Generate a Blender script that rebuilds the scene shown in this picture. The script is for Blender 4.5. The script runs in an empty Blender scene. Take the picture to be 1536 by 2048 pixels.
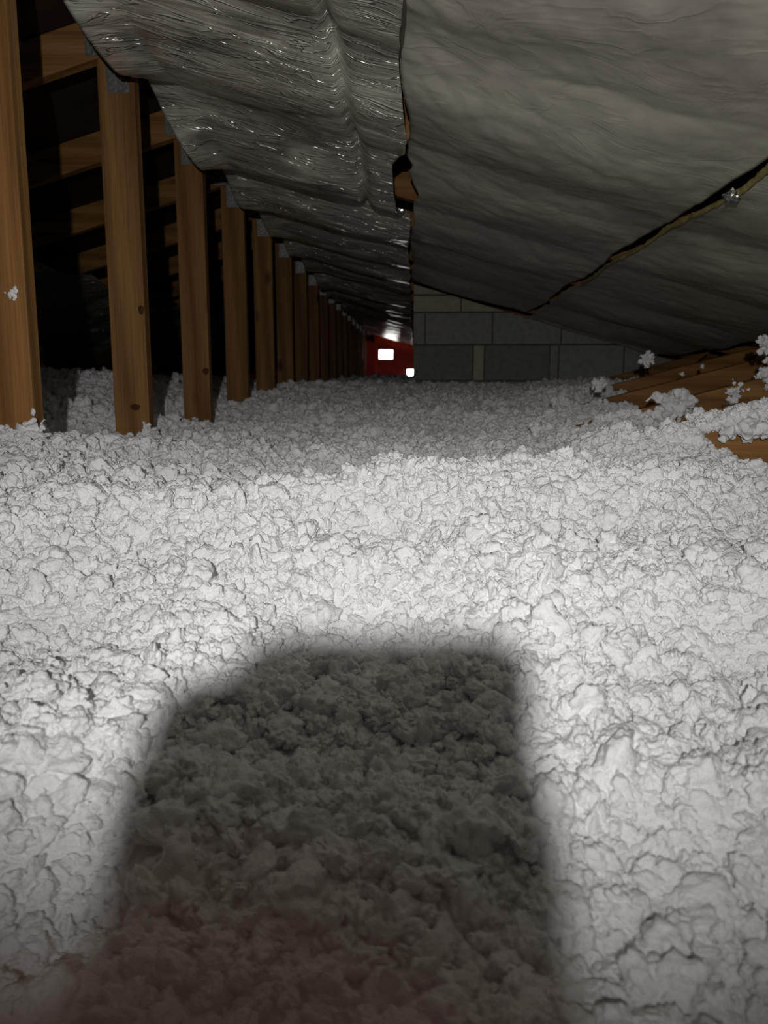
import bpy, bmesh, math, random
import numpy as np
from mathutils import Vector, Matrix, noise as mnoise

# ------------------------------------------------------------------ camera, sky, light, exposure
SC = bpy.context.scene
COL = SC.collection
C = 0.62                                   # lens height above the attic floor (m)
PITCH, YAW = math.radians(9.0), math.radians(2.1)

cam = bpy.data.cameras.new('camera')
cam.sensor_fit = 'VERTICAL'
cam.sensor_height = 36.0
cam.sensor_width = 27.0
cam.lens = 36.0 * 1600.0 / 2048.0
cam.clip_start = 0.004
cam.clip_end = 60
cam.dof.use_dof = True
cam.dof.focus_distance = 1.15
cam.dof.aperture_fstop = 8.0
cam_ob = bpy.data.objects.new('camera', cam)
cam_ob.location = (0, 0, C)
cam_ob.rotation_euler = (math.radians(90) - PITCH, 0, YAW)
COL.objects.link(cam_ob)
SC.camera = cam_ob

SC.view_settings.view_transform = 'Standard'
SC.view_settings.look = 'None'
SC.view_settings.gamma = 1.0
SC.view_settings.use_curve_mapping = False
SC.view_settings.exposure = 0.0

world = bpy.data.worlds.new('overcast_sky')
SC.world = world
world.use_nodes = True
wb = world.node_tree.nodes['Background']
wb.inputs['Color'].default_value = (1.0, 0.97, 0.93, 1)
wb.inputs['Strength'].default_value = 9.0       # overcast daylight, seen only through the far gable end

LAMP_POWER = 45.0
LAMP_POS = (-0.03, -0.27, C + 0.108)
LAMP_AIM = (-0.04, 1.0, C + 0.210)
LAMP_SIZE = 88.0

SC.cycles.max_bounces = 4
SC.cycles.diffuse_bounces = 4
SC.cycles.adaptive_threshold = 0.03
SC.cycles.glossy_bounces = 2

# ------------------------------------------------------------------ helpers
def tag(o, label=None, cat=None, group=None, kind=None):
    if label: o['label'] = label
    if cat: o['category'] = cat
    if group: o['group'] = group
    if kind: o['kind'] = kind
    return o

def empty(name, loc=(0, 0, 0), rz=0):
    o = bpy.data.objects.new(name, None)
    o.location = loc
    o.rotation_euler = (0, 0, rz)
    o.empty_display_size = 0.05
    COL.objects.link(o)
    return o

def link(name, me, mat=None, parent=None, loc=(0, 0, 0)):
    o = bpy.data.objects.new(name, me)
    if mat is not None and not me.materials:
        me.materials.append(mat)
    COL.objects.link(o)
    o.location = loc
    if parent is not None:
        o.parent = parent
    return o

def mesh_from(name, verts, faces, smooth=False):
    me = bpy.data.meshes.new(name)
    me.from_pydata([tuple(map(float, v)) for v in verts], [], faces)
    me.update()
    if smooth:
        me.polygons.foreach_set('use_smooth', [True] * len(me.polygons))
    return me

def bm_mesh(name, bm, smooth=False):
    bmesh.ops.recalc_face_normals(bm, faces=bm.faces)
    me = bpy.data.meshes.new(name)
    bm.to_mesh(me)
    bm.free()
    if smooth:
        me.polygons.foreach_set('use_smooth', [True] * len(me.polygons))
    return me

def prism_xz(name, poly, y0, y1, bevel=0.0):
    """polygon in x,z (counter-clockwise) extruded along y, edges eased"""
    bm = bmesh.new()
    a = [bm.verts.new((p[0], y0, p[1])) for p in poly]
    b = [bm.verts.new((p[0], y1, p[1])) for p in poly]
    n = len(poly)
    bm.faces.new(a)
    bm.faces.new(list(reversed(b)))
    for i in range(n):
        j = (i + 1) % n
        bm.faces.new((a[j], a[i], b[i], b[j]))
    if bevel:
        bmesh.ops.bevel(bm, geom=list(bm.edges), offset=bevel, segments=2, affect='EDGES', profile=0.6)
    return bm_mesh(name, bm)

def box_mesh(name, x0, x1, y0, y1, z0, z1, bevel=0.0):
    return prism_xz(name, [(x0, z0), (x1, z0), (x1, z1), (x0, z1)], y0, y1, bevel)

# --- numpy noise
def _h2(ix, iy, seed):
    n = (ix.astype(np.int64) * 374761393 + iy.astype(np.int64) * 668265263 + seed * 974711) & 0x7fffffff
    n = ((n ^ (n >> 13)) * 1274126177) & 0x7fffffff
    n = ((n ^ (n >> 15)) * 1103515245 + 12345) & 0x7fffffff
    return ((n >> 3) & 0xffff) / 65535.0

def perlin(x, y, seed=0):
    ix, iy = np.floor(x), np.floor(y)
    fx, fy = x - ix, y - iy
    u = fx * fx * fx * (fx * (fx * 6 - 15) + 10)
    v = fy * fy * fy * (fy * (fy * 6 - 15) + 10)
    def g(ax, ay, dx, dy):
        a = _h2(ax, ay, seed) * 2 * np.pi
        return np.cos(a) * dx + np.sin(a) * dy
    n00 = g(ix, iy, fx, fy); n10 = g(ix + 1, iy, fx - 1, fy)
    n01 = g(ix, iy + 1, fx, fy - 1); n11 = g(ix + 1, iy + 1, fx - 1, fy - 1)
    return 1.4 * ((n00 * (1 - u) + n10 * u) * (1 - v) + (n01 * (1 - u) + n11 * u) * v)

def worley(x, y, seed=0):
    ix, iy = np.floor(x), np.floor(y)
    best = np.full(x.shape, 9.0)
    for dx in (-1, 0, 1):
        for dy in (-1, 0, 1):
            cx, cy = ix + dx, iy + dy
            px = cx + _h2(cx, cy, seed); py = cy + _h2(cx, cy, seed + 7)
            best = np.minimum(best, (px - x) ** 2 + (py - y) ** 2)
    return np.sqrt(best)

# ------------------------------------------------------------------ materials
def new_mat(name):
    m = bpy.data.materials.new(name)
    m.use_nodes = True
    nt = m.node_tree
    return m, nt, nt.nodes['Principled BSDF'], nt.nodes['Material Output']

def N(nt, typ, **kw):
    n = nt.nodes.new(typ)
    for k, v in kw.items():
        if k in n.inputs.keys():
            n.inputs[k].default_value = v
        else:
            setattr(n, k, v)
    return n

def ramp(nt, stops):
    r = nt.nodes.new('ShaderNodeValToRGB')
    while len(r.color_ramp.elements) < len(stops):
        r.color_ramp.elements.new(0.5)
    for e, (p, c) in zip(r.color_ramp.elements, stops):
        e.position = p
        e.color = (c[0], c[1], c[2], 1) if not isinstance(c, (int, float)) else (c, c, c, 1)
    return r

def mapped(nt, scale, rnd=False):
    tc = N(nt, 'ShaderNodeTexCoord')
    mp = N(nt, 'ShaderNodeMapping')
    mp.inputs['Scale'].default_value = scale
    nt.links.new(tc.outputs['Object'], mp.inputs['Vector'])
    if rnd:
        oi = N(nt, 'ShaderNodeObjectInfo')
        cb = N(nt, 'ShaderNodeCombineXYZ')
        ml = N(nt, 'ShaderNodeMath', operation='MULTIPLY')
        ml.inputs[1].default_value = 37.0
        nt.links.new(oi.outputs['Random'], ml.inputs[0])
        for i in range(3):
            nt.links.new(ml.outputs[0], cb.inputs[i])
        nt.links.new(cb.outputs[0], mp.inputs['Location'])
    return mp

def wood(name, axis, dark=(0.165, 0.072, 0.018), light=(0.40, 0.205, 0.065)):
    m, nt, bs, out = new_mat(name)
    L = nt.links
    s = [16.0, 16.0, 16.0]
    s[axis] = 0.9
    mp = mapped(nt, s, True)
    big = N(nt, 'ShaderNodeTexNoise', Scale=1.3, Detail=2.0)
    L.new(mp.outputs[0], big.inputs['Vector'])
    mixv = N(nt, 'ShaderNodeVectorMath', operation='MULTIPLY_ADD')
    mixv.inputs[1].default_value = (0.55, 0.55, 0.55)
    L.new(big.outputs['Color'], mixv.inputs[0])
    L.new(mp.outputs[0], mixv.inputs[2])
    wv = N(nt, 'ShaderNodeTexWave', Scale=0.55, Distortion=3.5, Detail=2.0)
    wv.bands_direction = 'DIAGONAL'
    wv.inputs['Detail Scale'].default_value = 0.6
    L.new(mixv.outputs[0], wv.inputs['Vector'])
    s2 = [220.0, 220.0, 220.0]
    s2[axis] = 5.0
    mp2 = mapped(nt, s2, True)
    fi = N(nt, 'ShaderNodeTexNoise', Scale=1.0, Detail=3.0)
    L.new(mp2.outputs[0], fi.inputs['Vector'])
    md = tuple((a + b) / 2 for a, b in zip(dark, light))
    r1 = ramp(nt, [(0.0, dark), (0.45, md), (1.0, light)])
    mm = N(nt, 'ShaderNodeMath', operation='MULTIPLY_ADD')
    mm.inputs[1].default_value = 0.55
    sub = N(nt, 'ShaderNodeMath', operation='MULTIPLY')
    sub.inputs[1].default_value = 0.5
    L.new(big.outputs['Fac'], sub.inputs[0])
    L.new(wv.outputs['Fac'], mm.inputs[0])
    L.new(sub.outputs[0], mm.inputs[2])
    L.new(mm.outputs[0], r1.inputs[0])
    # knots
    s3 = [9.0, 9.0, 9.0]
    s3[axis] = 4.0
    mp3 = mapped(nt, s3, True)
    vo = N(nt, 'ShaderNodeTexVoronoi', Scale=1.0)
    L.new(mp3.outputs[0], vo.inputs['Vector'])
    kr = ramp(nt, [(0.07, 0.0), (0.19, 1.0)])
    L.new(vo.outputs['Distance'], kr.inputs[0])
    mixk = N(nt, 'ShaderNodeMix', data_type='RGBA')
    L.new(kr.outputs[0], mixk.inputs[0])
    mixk.inputs[6].default_value = (0.06, 0.022, 0.006, 1)
    # fine fibre
    fr = ramp(nt, [(0.3, 0.72), (0.7, 1.12)])
    L.new(fi.outputs['Fac'], fr.inputs[0])
    mul = N(nt, 'ShaderNodeMix', data_type='RGBA', blend_type='MULTIPLY')
    mul.inputs[0].default_value = 1.0
    L.new(r1.outputs[0], mul.inputs[6])
    L.new(fr.outputs[0], mul.inputs[7])
    L.new(mul.outputs[2], mixk.inputs[7])
    # tone from piece to piece
    oi = N(nt, 'ShaderNodeObjectInfo')
    tr = ramp(nt, [(0.0, 0.82), (1.0, 1.12)])
    L.new(oi.outputs['Random'], tr.inputs[0])
    mul2 = N(nt, 'ShaderNodeMix', data_type='RGBA', blend_type='MULTIPLY')
    mul2.inputs[0].default_value = 1.0
    L.new(mixk.outputs[2], mul2.inputs[6])
    L.new(tr.outputs[0], mul2.inputs[7])
    L.new(mul2.outputs[2], bs.inputs['Base Color'])
    bs.inputs['Roughness'].default_value = 0.62
    bs.inputs['Specular IOR Level'].default_value = 0.25
    bp = N(nt, 'ShaderNodeBump', Strength=0.25, Distance=0.002)
    L.new(fi.outputs['Fac'], bp.inputs['Height'])
    L.new(bp.outputs[0], bs.inputs['Normal'])
    return m

def plain(name, col, rough=0.8, metal=0.0, noise=0.0, nscale=20.0, bump=0.0, spec=0.3):
    m, nt, bs, out = new_mat(name)
    bs.inputs['Roughness'].default_value = rough
    bs.inputs['Metallic'].default_value = metal
    bs.inputs['Specular IOR Level'].default_value = spec
    mp = mapped(nt, (1, 1, 1))
    no = N(nt, 'ShaderNodeTexNoise', Scale=nscale, Detail=6.0, Roughness=0.6)
    nt.links.new(mp.outputs[0], no.inputs['Vector'])
    r = ramp(nt, [(0.25, tuple(c * (1 - noise) for c in col)), (0.75, tuple(min(1, c * (1 + noise)) for c in col))])
    nt.links.new(no.outputs['Fac'], r.inputs[0])
    nt.links.new(r.outputs[0], bs.inputs['Base Color'])
    if bump:
        bp = N(nt, 'ShaderNodeBump', Strength=1.0, Distance=bump)
        nt.links.new(no.outputs['Fac'], bp.inputs['Height'])
        nt.links.new(bp.outputs[0], bs.inputs['Normal'])
    return m

def foil_mat(name, wr_scale, dull, pale, rough, fine, crease, metal=0.5, dust_scale=(4, 7, 4)):
    """dusty aluminium foil facing: pale and dull dust patches, fine creases, bright sharp ridges"""
    m, nt, bs, out = new_mat(name)
    L = nt.links
    mp = mapped(nt, (1, 1, 1))
    mpd = mapped(nt, dust_scale)
    mpw = mapped(nt, wr_scale)
    du = N(nt, 'ShaderNodeTexNoise', Scale=1.0, Detail=4.0, Roughness=0.6, Distortion=0.6)
    L.new(mpd.outputs[0], du.inputs['Vector'])
    md = tuple((a + b) / 2 for a, b in zip(dull, pale))
    cr = ramp(nt, [(0.34, dull), (0.5, md), (0.66, pale)])
    L.new(du.outputs['Fac'], cr.inputs[0])
    L.new(cr.outputs[0], bs.inputs['Base Color'])
    mr = ramp(nt, [(0.36, metal), (0.66, metal * 0.25)])
    L.new(du.outputs['Fac'], mr.inputs[0])
    L.new(mr.outputs[0], bs.inputs['Metallic'])
    bs.inputs['Roughness'].default_value = rough
    w1 = N(nt, 'ShaderNodeTexNoise', Scale=1.0, Detail=3.0, Roughness=0.55, Distortion=0.8)
    L.new(mpw.outputs[0], w1.inputs['Vector'])
    ab = N(nt, 'ShaderNodeMath', operation='SUBTRACT')
    ab.inputs[1].default_value = 0.5
    L.new(w1.outputs['Fac'], ab.inputs[0])
    ab2 = N(nt, 'ShaderNodeMath', operation='ABSOLUTE')
    L.new(ab.outputs[0], ab2.inputs[0])
    ridge = ramp(nt, [(0.0, 1.0), (0.035, 0.0)])
    L.new(ab2.outputs[0], ridge.inputs[0])
    ad = N(nt, 'ShaderNodeMath', operation='MULTIPLY_ADD')
    ad.inputs[1].default_value = crease
    L.new(ridge.outputs[0], ad.inputs[0])
    L.new(w1.outputs['Fac'], ad.inputs[2])
    bp = N(nt, 'ShaderNodeBump', Strength=1.0, Distance=fine)
    L.new(ad.outputs[0], bp.inputs['Height'])
    L.new(bp.outputs[0], bs.inputs['Normal'])
    return m

M = {}
M['wood_z'] = wood('pine_upright', 2)
M['wood_x'] = wood('pine_sloping', 0)
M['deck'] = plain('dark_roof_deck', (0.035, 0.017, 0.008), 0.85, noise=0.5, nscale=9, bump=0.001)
M['board'] = plain('attic_floor_board', (0.12, 0.09, 0.06), 0.9, noise=0.3)
M['galv'] = plain('galvanised_plate', (0.36, 0.36, 0.35), 0.42, 0.75, noise=0.35, nscale=60, bump=0.0006)
M['tooth'] = plain('bright_punched_steel', (0.75, 0.75, 0.72), 0.3, 0.85, noise=0.1, nscale=80)
M['foil_a'] = foil_mat('shiny_creased_foil', (6.0, 26.0, 6.0), (0.46, 0.43, 0.38), (0.95, 0.91, 0.76), 0.22, 0.008, 0.42, 0.5, (4.5, 8, 4.5))
M['foil_b'] = foil_mat('dusty_slack_foil', (5.0, 6.0, 5.0), (0.52, 0.48, 0.43), (0.80, 0.76, 0.62), 0.40, 0.005, 0.06, 0.25, (2.2, 2.8, 2.2))
M['foil_dark'] = foil_mat('dull_dark_foil', (6.0, 14.0, 6.0), (0.40, 0.39, 0.37), (0.5, 0.48, 0.44), 0.20, 0.012, 0.5, 0.8, (4, 6, 4))
M['fibre'] = plain('yellow_glass_fibre', (0.36, 0.30, 0.13), 0.95, noise=0.4, nscale=120, bump=0.002, spec=0.05)
M['block_grey'] = plain('grey_concrete_block', (0.36, 0.36, 0.30), 0.95, noise=0.22, nscale=30, bump=0.002, spec=0.1)
M['block_blue'] = plain('bluish_concrete_block', (0.25, 0.265, 0.24), 0.95, noise=0.2, nscale=26, bump=0.002, spec=0.1)
M['block_beige'] = plain('beige_concrete_block', (0.50, 0.48, 0.35), 0.95, noise=0.2, nscale=30, bump=0.002, spec=0.1)
M['mortar'] = plain('dark_mortar', (0.13, 0.13, 0.11), 0.95, noise=0.3, nscale=50, bump=0.002, spec=0.1)

def insulation_mat():
    m, nt, bs, out = new_mat('white_loose_fill')
    nt.nodes.remove(bs)
    L = nt.links
    df = N(nt, 'ShaderNodeBsdfDiffuse')
    df.inputs['Color'].default_value = (0.945, 0.94, 0.94, 1)
    geo = N(nt, 'ShaderNodeNewGeometry')
    no = N(nt, 'ShaderNodeTexNoise', Scale=260.0, Detail=3.0, Roughness=0.65)
    L.new(geo.outputs['Position'], no.inputs['Vector'])
    bp = N(nt, 'ShaderNodeBump', Strength=0.7, Distance=0.004)
    L.new(no.outputs['Fac'], bp.inputs['Height'])
    L.new(bp.outputs[0], df.inputs['Normal'])
    L.new(df.outputs[0], out.inputs['Surface'])
    return m
M['fluff'] = insulation_mat()

def red_mat():
    """thin red sheathing that daylight glows through"""
    m, nt, bs, out = new_mat('red_translucent_sheathing')
    L = nt.links
    bs.inputs['Base Color'].default_value = (0.36, 0.03, 0.02, 1)
    bs.inputs['Roughness'].default_value = 0.7
    tr = N(nt, 'ShaderNodeBsdfTranslucent')
    mp = mapped(nt, (1, 1, 1))
    no = N(nt, 'ShaderNodeTexNoise', Scale=1.5, Detail=2.0)
    L.new(mp.outputs[0], no.inputs['Vector'])
    r = ramp(nt, [(0.3, (0.024, 0.0040, 0.0026)), (0.7, (0.031, 0.0054, 0.0034))])
    L.new(no.outputs['Fac'], r.inputs[0])
    L.new(r.outputs[0], tr.inputs['Color'])
    ad = N(nt, 'ShaderNodeAddShader')
    L.new(bs.outputs[0], ad.inputs[0])
    L.new(tr.outputs[0], ad.inputs[1])
    L.new(ad.outputs[0], out.inputs['Surface'])
    return m
M['red'] = red_mat()
M['red_trim'] = red_mat()
M['red_trim'].name = 'orange_red_trim'
for n_ in M['red_trim'].node_tree.nodes:
    if n_.type == 'VALTORGB':
        n_.color_ramp.elements[0].color = (0.046, 0.013, 0.006, 1)
        n_.color_ramp.elements[1].color = (0.056, 0.017, 0.008, 1)

# ------------------------------------------------------------------ the attic shell
RX = -0.715                     # ridge line, left of the camera
SL = 0.29                       # roof slope
APEX = C + 0.78                 # underside of the chords at the ridge
def U(x):                       # underside of the top chords
    return APEX - SL * abs(x - RX)
XL, XR, YB, YF = -3.55, 2.08, -2.6, 12.0
CH = 0.093                      # chord depth measured plumb

def struct(name, me, mat, label=None):
    o = link(name, me, mat)
    o['kind'] = 'structure'
    if label: o['label'] = label
    return o

struct('floor', box_mesh('floor', XL, XR, YB, YF, -0.03, 0.0), M['board'], 'board floor buried under the loose insulation')
rf = CH + 0.003
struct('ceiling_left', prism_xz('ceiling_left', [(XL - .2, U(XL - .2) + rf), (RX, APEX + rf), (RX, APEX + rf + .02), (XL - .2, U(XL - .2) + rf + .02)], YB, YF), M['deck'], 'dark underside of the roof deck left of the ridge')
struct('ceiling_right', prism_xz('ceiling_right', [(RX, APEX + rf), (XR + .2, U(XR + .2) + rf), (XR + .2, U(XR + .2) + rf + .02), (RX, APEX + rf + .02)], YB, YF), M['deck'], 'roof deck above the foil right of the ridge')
struct('wall_left', box_mesh('wall_left', XL - .05, XL, YB, YF, -0.03, U(XL) + .12), M['board'], 'low eave wall far left')
struct('wall_right', box_mesh('wall_right', XR, XR + .05, YB, YF, -0.03, U(XR) + .12), M['board'], 'low eave wall far right')
struct('wall_back', prism_xz('wall_back', [(XL - .05, -.03), (XR + .05, -.03), (XR + .05, U(XR) + .12), (RX, APEX + .14), (XL - .05, U(XL) + .12)], YB - .05, YB), M['board'], 'gable wall behind the photographer')

# far gable end: red sheathing with two openings full of daylight
RB = empty('wall_front', (0, 0, 0))
RB['kind'] = 'structure'
RB['label'] = 'red gable wall glowing at the far end of the attic'
W1 = (-0.525, -0.30, C + 0.368, C + 0.528)
W2 = (-0.112, 0.02, C + 0.070, C + 0.245)
def top(x): return U(x) - .12
def red_piece(poly):
    link('sheathing_panel', prism_xz('sheathing_panel', poly, YF, YF + .012), M['red'], RB)
x0, x1 = XL - .05, XR + .05
red_piece([(x0, -.03), (-.58, -.03), (-.58, top(-.58)), (RX, top(RX)), (x0, top(x0))])
red_piece([(-.532, -.03), (W1[0], -.03), (W1[0], top(W1[0])), (-.532, top(-.532))])
red_piece([(W1[0], -.03), (W1[1], -.03), (W1[1], W1[2]), (W1[0], W1[2])])
red_piece([(W1[0], W1[3]), (W1[1], W1[3]), (W1[1], top(W1[1])), (W1[0], top(W1[0]))])
red_piece([(W1[1], -.03), (W2[0], -.03), (W2[0], top(W2[0])), (W1[1], top(W1[1]))])
red_piece([(W2[0], -.03), (W2[1], -.03), (W2[1], W2[2]), (W2[0], W2[2])])
red_piece([(W2[0], W2[3]), (W2[1], W2[3]), (W2[1], top(W2[1])), (W2[0], top(W2[0]))])
red_piece([(W2[1], -.03), (x1, -.03), (x1, top(x1)), (W2[1], top(W2[1]))])
ov = CH + .03
struct('trim_1', prism_xz('trim_1', [(-.58, top(-.58)), (x1, top(x1)), (x1, U(x1) + ov), (-.58, U(-.58) + ov)], YF, YF + .014), M['red_trim'], 'orange-red sloping board along the top of the red gable wall')
struct('trim_2', box_mesh('trim_2', -.58, -.532, YF, YF + .014, -.03, top(-.58)), M['red_trim'], 'orange-red upright board at the left edge of the red gable wall')
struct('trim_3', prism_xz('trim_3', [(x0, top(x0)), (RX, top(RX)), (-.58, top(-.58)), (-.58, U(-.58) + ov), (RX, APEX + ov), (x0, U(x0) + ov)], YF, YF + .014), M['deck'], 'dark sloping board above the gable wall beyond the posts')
for i, (w, txt) in enumerate(((W1, 'wide bright daylight opening in the red gable wall'), (W2, 'small tall daylight opening low in the red wall beside the block wall'))):
    we = empty('window_%d' % (i + 1), ((w[0] + w[1]) / 2, YF, w[2]))
    we['kind'] = 'structure'
    we['label'] = txt
    hw, hh, t = (w[1] - w[0]) / 2, w[3] - w[2], .012
    for nm, b in (('head', (-hw, hw, hh - t, hh)), ('sill', (-hw, hw, 0, t)), ('jamb', (-hw, -hw + t, t, hh - t)), ('jamb', (hw - t, hw, t, hh - t))):
        link(nm, box_mesh(nm, b[0], b[1], -.012, .03, b[2], b[3]), M['red_trim'], we)

# ------------------------------------------------------------------ roof trusses
TY = [1.42 + 0.62 * n for n in range(-1, 17)]
def make_truss(y):
    root = empty('roof_truss', (RX, y, 0))
    t = 0.019
    ap = APEX
    hw = 0.0445
    kp = [(-hw, .09), (hw, .09), (hw, ap - SL * hw), (0, ap), (-hw, ap - SL * hw)]
    link('king_post', prism_xz('king_post', kp, -t, t, .003), M['wood_z'], root)
    xr, xl = XR - .02 - RX, XL + .02 - RX
    link('top_chord', prism_xz('top_chord', [(0.0005, ap), (xr, ap - SL * xr), (xr, ap - SL * xr + CH), (0.0005, ap + CH)], -t, t, .003), M['wood_x'], root)
    link('top_chord', prism_xz('top_chord', [(xl, ap + SL * xl), (-0.0005, ap), (-0.0005, ap + CH), (xl, ap + SL * xl + CH)], -t, t, .003), M['wood_x'], root)
    link('bottom_chord', box_mesh('bottom_chord', xl + .01, xr - .01, -t, t, 0.001, .09, .003), M['wood_x'], root)
    return root

def make_web(root, s):
    """low diagonal web that rises out of the insulation to the top chord"""
    t = 0.019
    f = lambda X: C - 0.206 + 0.265 * (X + RX) if s > 0 else C - 0.206 + 0.265 * (-X + RX)
    xa, xb = (0.98, 2.11)
    poly = [(xa, f(xa) - CH), (xb - .16, f(xb - .16) - CH), (xb, f(xb) - .005), (xa, f(xa))] if s > 0 else None
    if s < 0:
        g = lambda X: C - 0.206 + 0.265 * (X + RX)
        poly = [(-xa, g(xa)), (-xb, g(xb) - .005), (-xb + .16, g(xb - .16) - CH), (-xa, g(xa) - CH)]
    return prism_xz('web', poly, -t, t, .003)

truss0 = make_truss(TY[0])
WEB_R, WEB_L = make_web(None, 1), make_web(None, -1)
for w_ in (WEB_R, WEB_L): w_.materials.append(M['wood_x'])

def plate_mesh(w, h, seed):
    rnd = random.Random(seed)
    bm = bmesh.new()
    vs = [(-w / 2, -h / 2), (w / 2, -h / 2), (w / 2, h / 2), (-w / 2, h / 2)]
    a = [bm.verts.new((p[0], 0, p[1])) for p in vs]
    b = [bm.verts.new((p[0], -.0014, p[1])) for p in vs]
    bm.faces.new(a); bm.faces.new(b[::-1])
    for i in range(4):
        j = (i + 1) % 4
        bm.faces.new((a[i], a[j], b[j], b[i]))
    return bm_mesh('gusset_plate', bm)

def teeth_mesh(w, h, seed):
    rnd = random.Random(seed)
    bm = bmesh.new()
    nx, nz = max(2, int(w / .013)), max(3, int(h / .017))
    for i in range(nx):
        for k in range(nz):
            cx = -w / 2 + (i + .5) * w / nx + rnd.uniform(-.001, .001)
            cz = -h / 2 + (k + (.3 if i % 2 else .65)) * h / nz
            if abs(cz) > h / 2 - .004: continue
            sx, sz = .0019, .0036
            v = [bm.verts.new((cx + dx * sx + dz * .0012, -.0014, cz + dz * sz)) for dx, dz in ((-1, -1), (1, -1), (1, 1), (-1, 1))]
            tp = bm.verts.new((cx + .001, -.0050, cz + .002))
            for q in range(4):
                bm.faces.new((v[q], v[(q + 1) % 4], tp))
    return bm_mesh('punched_teeth', bm)

PL = [((-0.030, APEX + .035), (.078, .085)), ((.006, APEX - .045), (.054, .092))]
pm = [(plate_mesh(s[0], s[1], i), teeth_mesh(s[0], s[1], i + 5)) for i, (_, s) in enumerate(PL)]
for a_, b_ in pm:
    a_.materials.append(M['galv']); b_.materials.append(M['tooth'])
for (c_, s_), (a_, b_) in zip(PL, pm):
    p = link('gusset_plate', a_, None, truss0, (c_[0], -.0192, c_[1]))
    q = link('punched_teeth', b_, None, p)
    q['kind'] = 'stuff'

def copy_tree(o, parent=None):
    c = o.copy()
    COL.objects.link(c)
    c.parent = parent
    for ch in list(o.children):
        copy_tree(ch, c)
    return c

ORD = ['nearest', 'second', 'third', 'fourth', 'fifth', 'sixth', 'seventh', 'eighth', 'ninth', 'tenth', 'eleventh', 'twelfth', 'thirteenth', 'fourteenth', 'fifteenth', 'sixteenth', 'seventeenth']
TL = ['wooden roof truss just beside the photographer, its king post outside the picture',
      'roof truss with the widest king post, cut by the left edge of the picture',
      'roof truss with a knotty king post and a shiny toothed plate at its top, second',
      'roof truss whose king post, third in the row, has a dark knot near its foot',
      'roof truss with king post, fourth in the row, half hidden at the top by foil',
      'roof truss with king post, fifth in the row, beside the small hump of insulation']
trusses = []
for i, y in enumerate(TY):
    r = truss0 if i == 0 else copy_tree(truss0)
    r.location = (RX, y, 0)
    lab = TL[i] if i < len(TL) else 'roof truss with the %s king post counted from the camera along the row' % ORD[i - 1]
    tag(r, lab, 'roof truss', 'wooden roof trusses in a row')
    if 1 <= i <= 5:
        link('web', WEB_R, None, r)
    if i >= 3:
        link('web', WEB_L, None, r)
    trusses.append(r)

# a bent nail in the low web board on the right
def nail():
    bm = bmesh.new()
    pts = [Vector((0, 0, 0)), Vector((-.01, -.022, .002)), Vector((-.032, -.04, -.004))]
    prev = None
    for k, p in enumerate(pts):
        ring = [bm.verts.new(p + Vector((0, .0022 * math.cos(a), .0022 * math.sin(a)))) for a in [j * math.pi / 3 for j in range(6)]]
        if prev:
            for j in range(6):
                bm.faces.new((prev[j], prev[(j + 1) % 6], ring[(j + 1) % 6], ring[j]))
        prev = ring
    hd = [bm.verts.new(pts[-1] + Vector((-.001, .005 * math.cos(a), .005 * math.sin(a)))) for a in [j * math.pi / 3 for j in range(6)]]
    for j in range(6):
        bm.faces.new((prev[j], prev[(j + 1) % 6], hd[(j + 1) % 6], hd[j]))
    bm.faces.new(hd)
    return bm_mesh('nail', bm)
link('nail', nail(), M['galv'], trusses[2], (.78 - RX, -.019, C - .045))

# knots that show as dark ovals on the nearer posts
M['knot'] = plain('dark_knot', (0.075, 0.028, 0.008), 0.7, noise=0.45, nscale=160, bump=0.0006, spec=0.2)
def knot_mesh(w, h):
    bm = bmesh.new()
    rings = []
    for rr, d in ((1.0, .0002), (.8, -.0007), (.45, -.0009)):
        rings.append([bm.verts.new((w * rr * math.cos(a) * (1 + .12 * math.sin(3 * a)), d, h * rr * math.sin(a) * (1 + .1 * math.cos(2 * a)))) for a in [k * math.pi / 10 for k in range(20)]])
    for a, b in zip(rings[:-1], rings[1:]):
        for k in range(20):
            bm.faces.new((a[k], a[(k + 1) % 20], b[(k + 1) % 20], b[k]))
    bm.faces.new(rings[-1])
    return bm_mesh('knot', bm, True)
for ti, x_, h_, w_, hh_ in ((2, -.668, .185, .0075, .013), (2, -.705, -.055, .013, .009), (3, -.682, .045, .010, .013), (1, -.712, .50, .009, .014), (1, -.717, .36, .006, .009)):
    link('knot', knot_mesh(w_, hh_), M['knot'], trusses[ti], (min(x_ - RX, .0445 - w_ * 1.1), -.0191, C + h_))

# ------------------------------------------------------------------ concrete block wall
BY = 4.70
BW = empty('wall_block', (0, BY, 0))
BW['kind'] = 'structure'
BW['label'] = 'grey concrete block wall rising to the roof at the end of the foil'
link('mortar', prism_xz('mortar', [(.0, 0.001), (XR - .01, 0.001), (XR - .01, U(XR) - .004), (.0, U(0) - .004)], .012, .19), M['mortar'], BW)
rows = [(-.60, -.40, [0, .34, .78, 1.2, 1.6, 2.06], 'block_blue'), (-.39, -.185, [0, .2, .6, 1.0, 1.4, 1.8, 2.06], 'block_blue'),
        (-.175, .020, [0, .063, .45, .85, 1.25, 1.65, 2.06], 'block_grey'), (.030, .224, [-.006, .340, .405, .778, .83, 1.2, 1.6, 2.06], 'block_blue'),
        (.234, .407, [-.006, .063, .448, .84, 1.2], 'block_grey'), (.416, .503, [-.006, .266, .62], 'block_beige'), (.513, .60, [-.006, .30], 'block_beige')]
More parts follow.
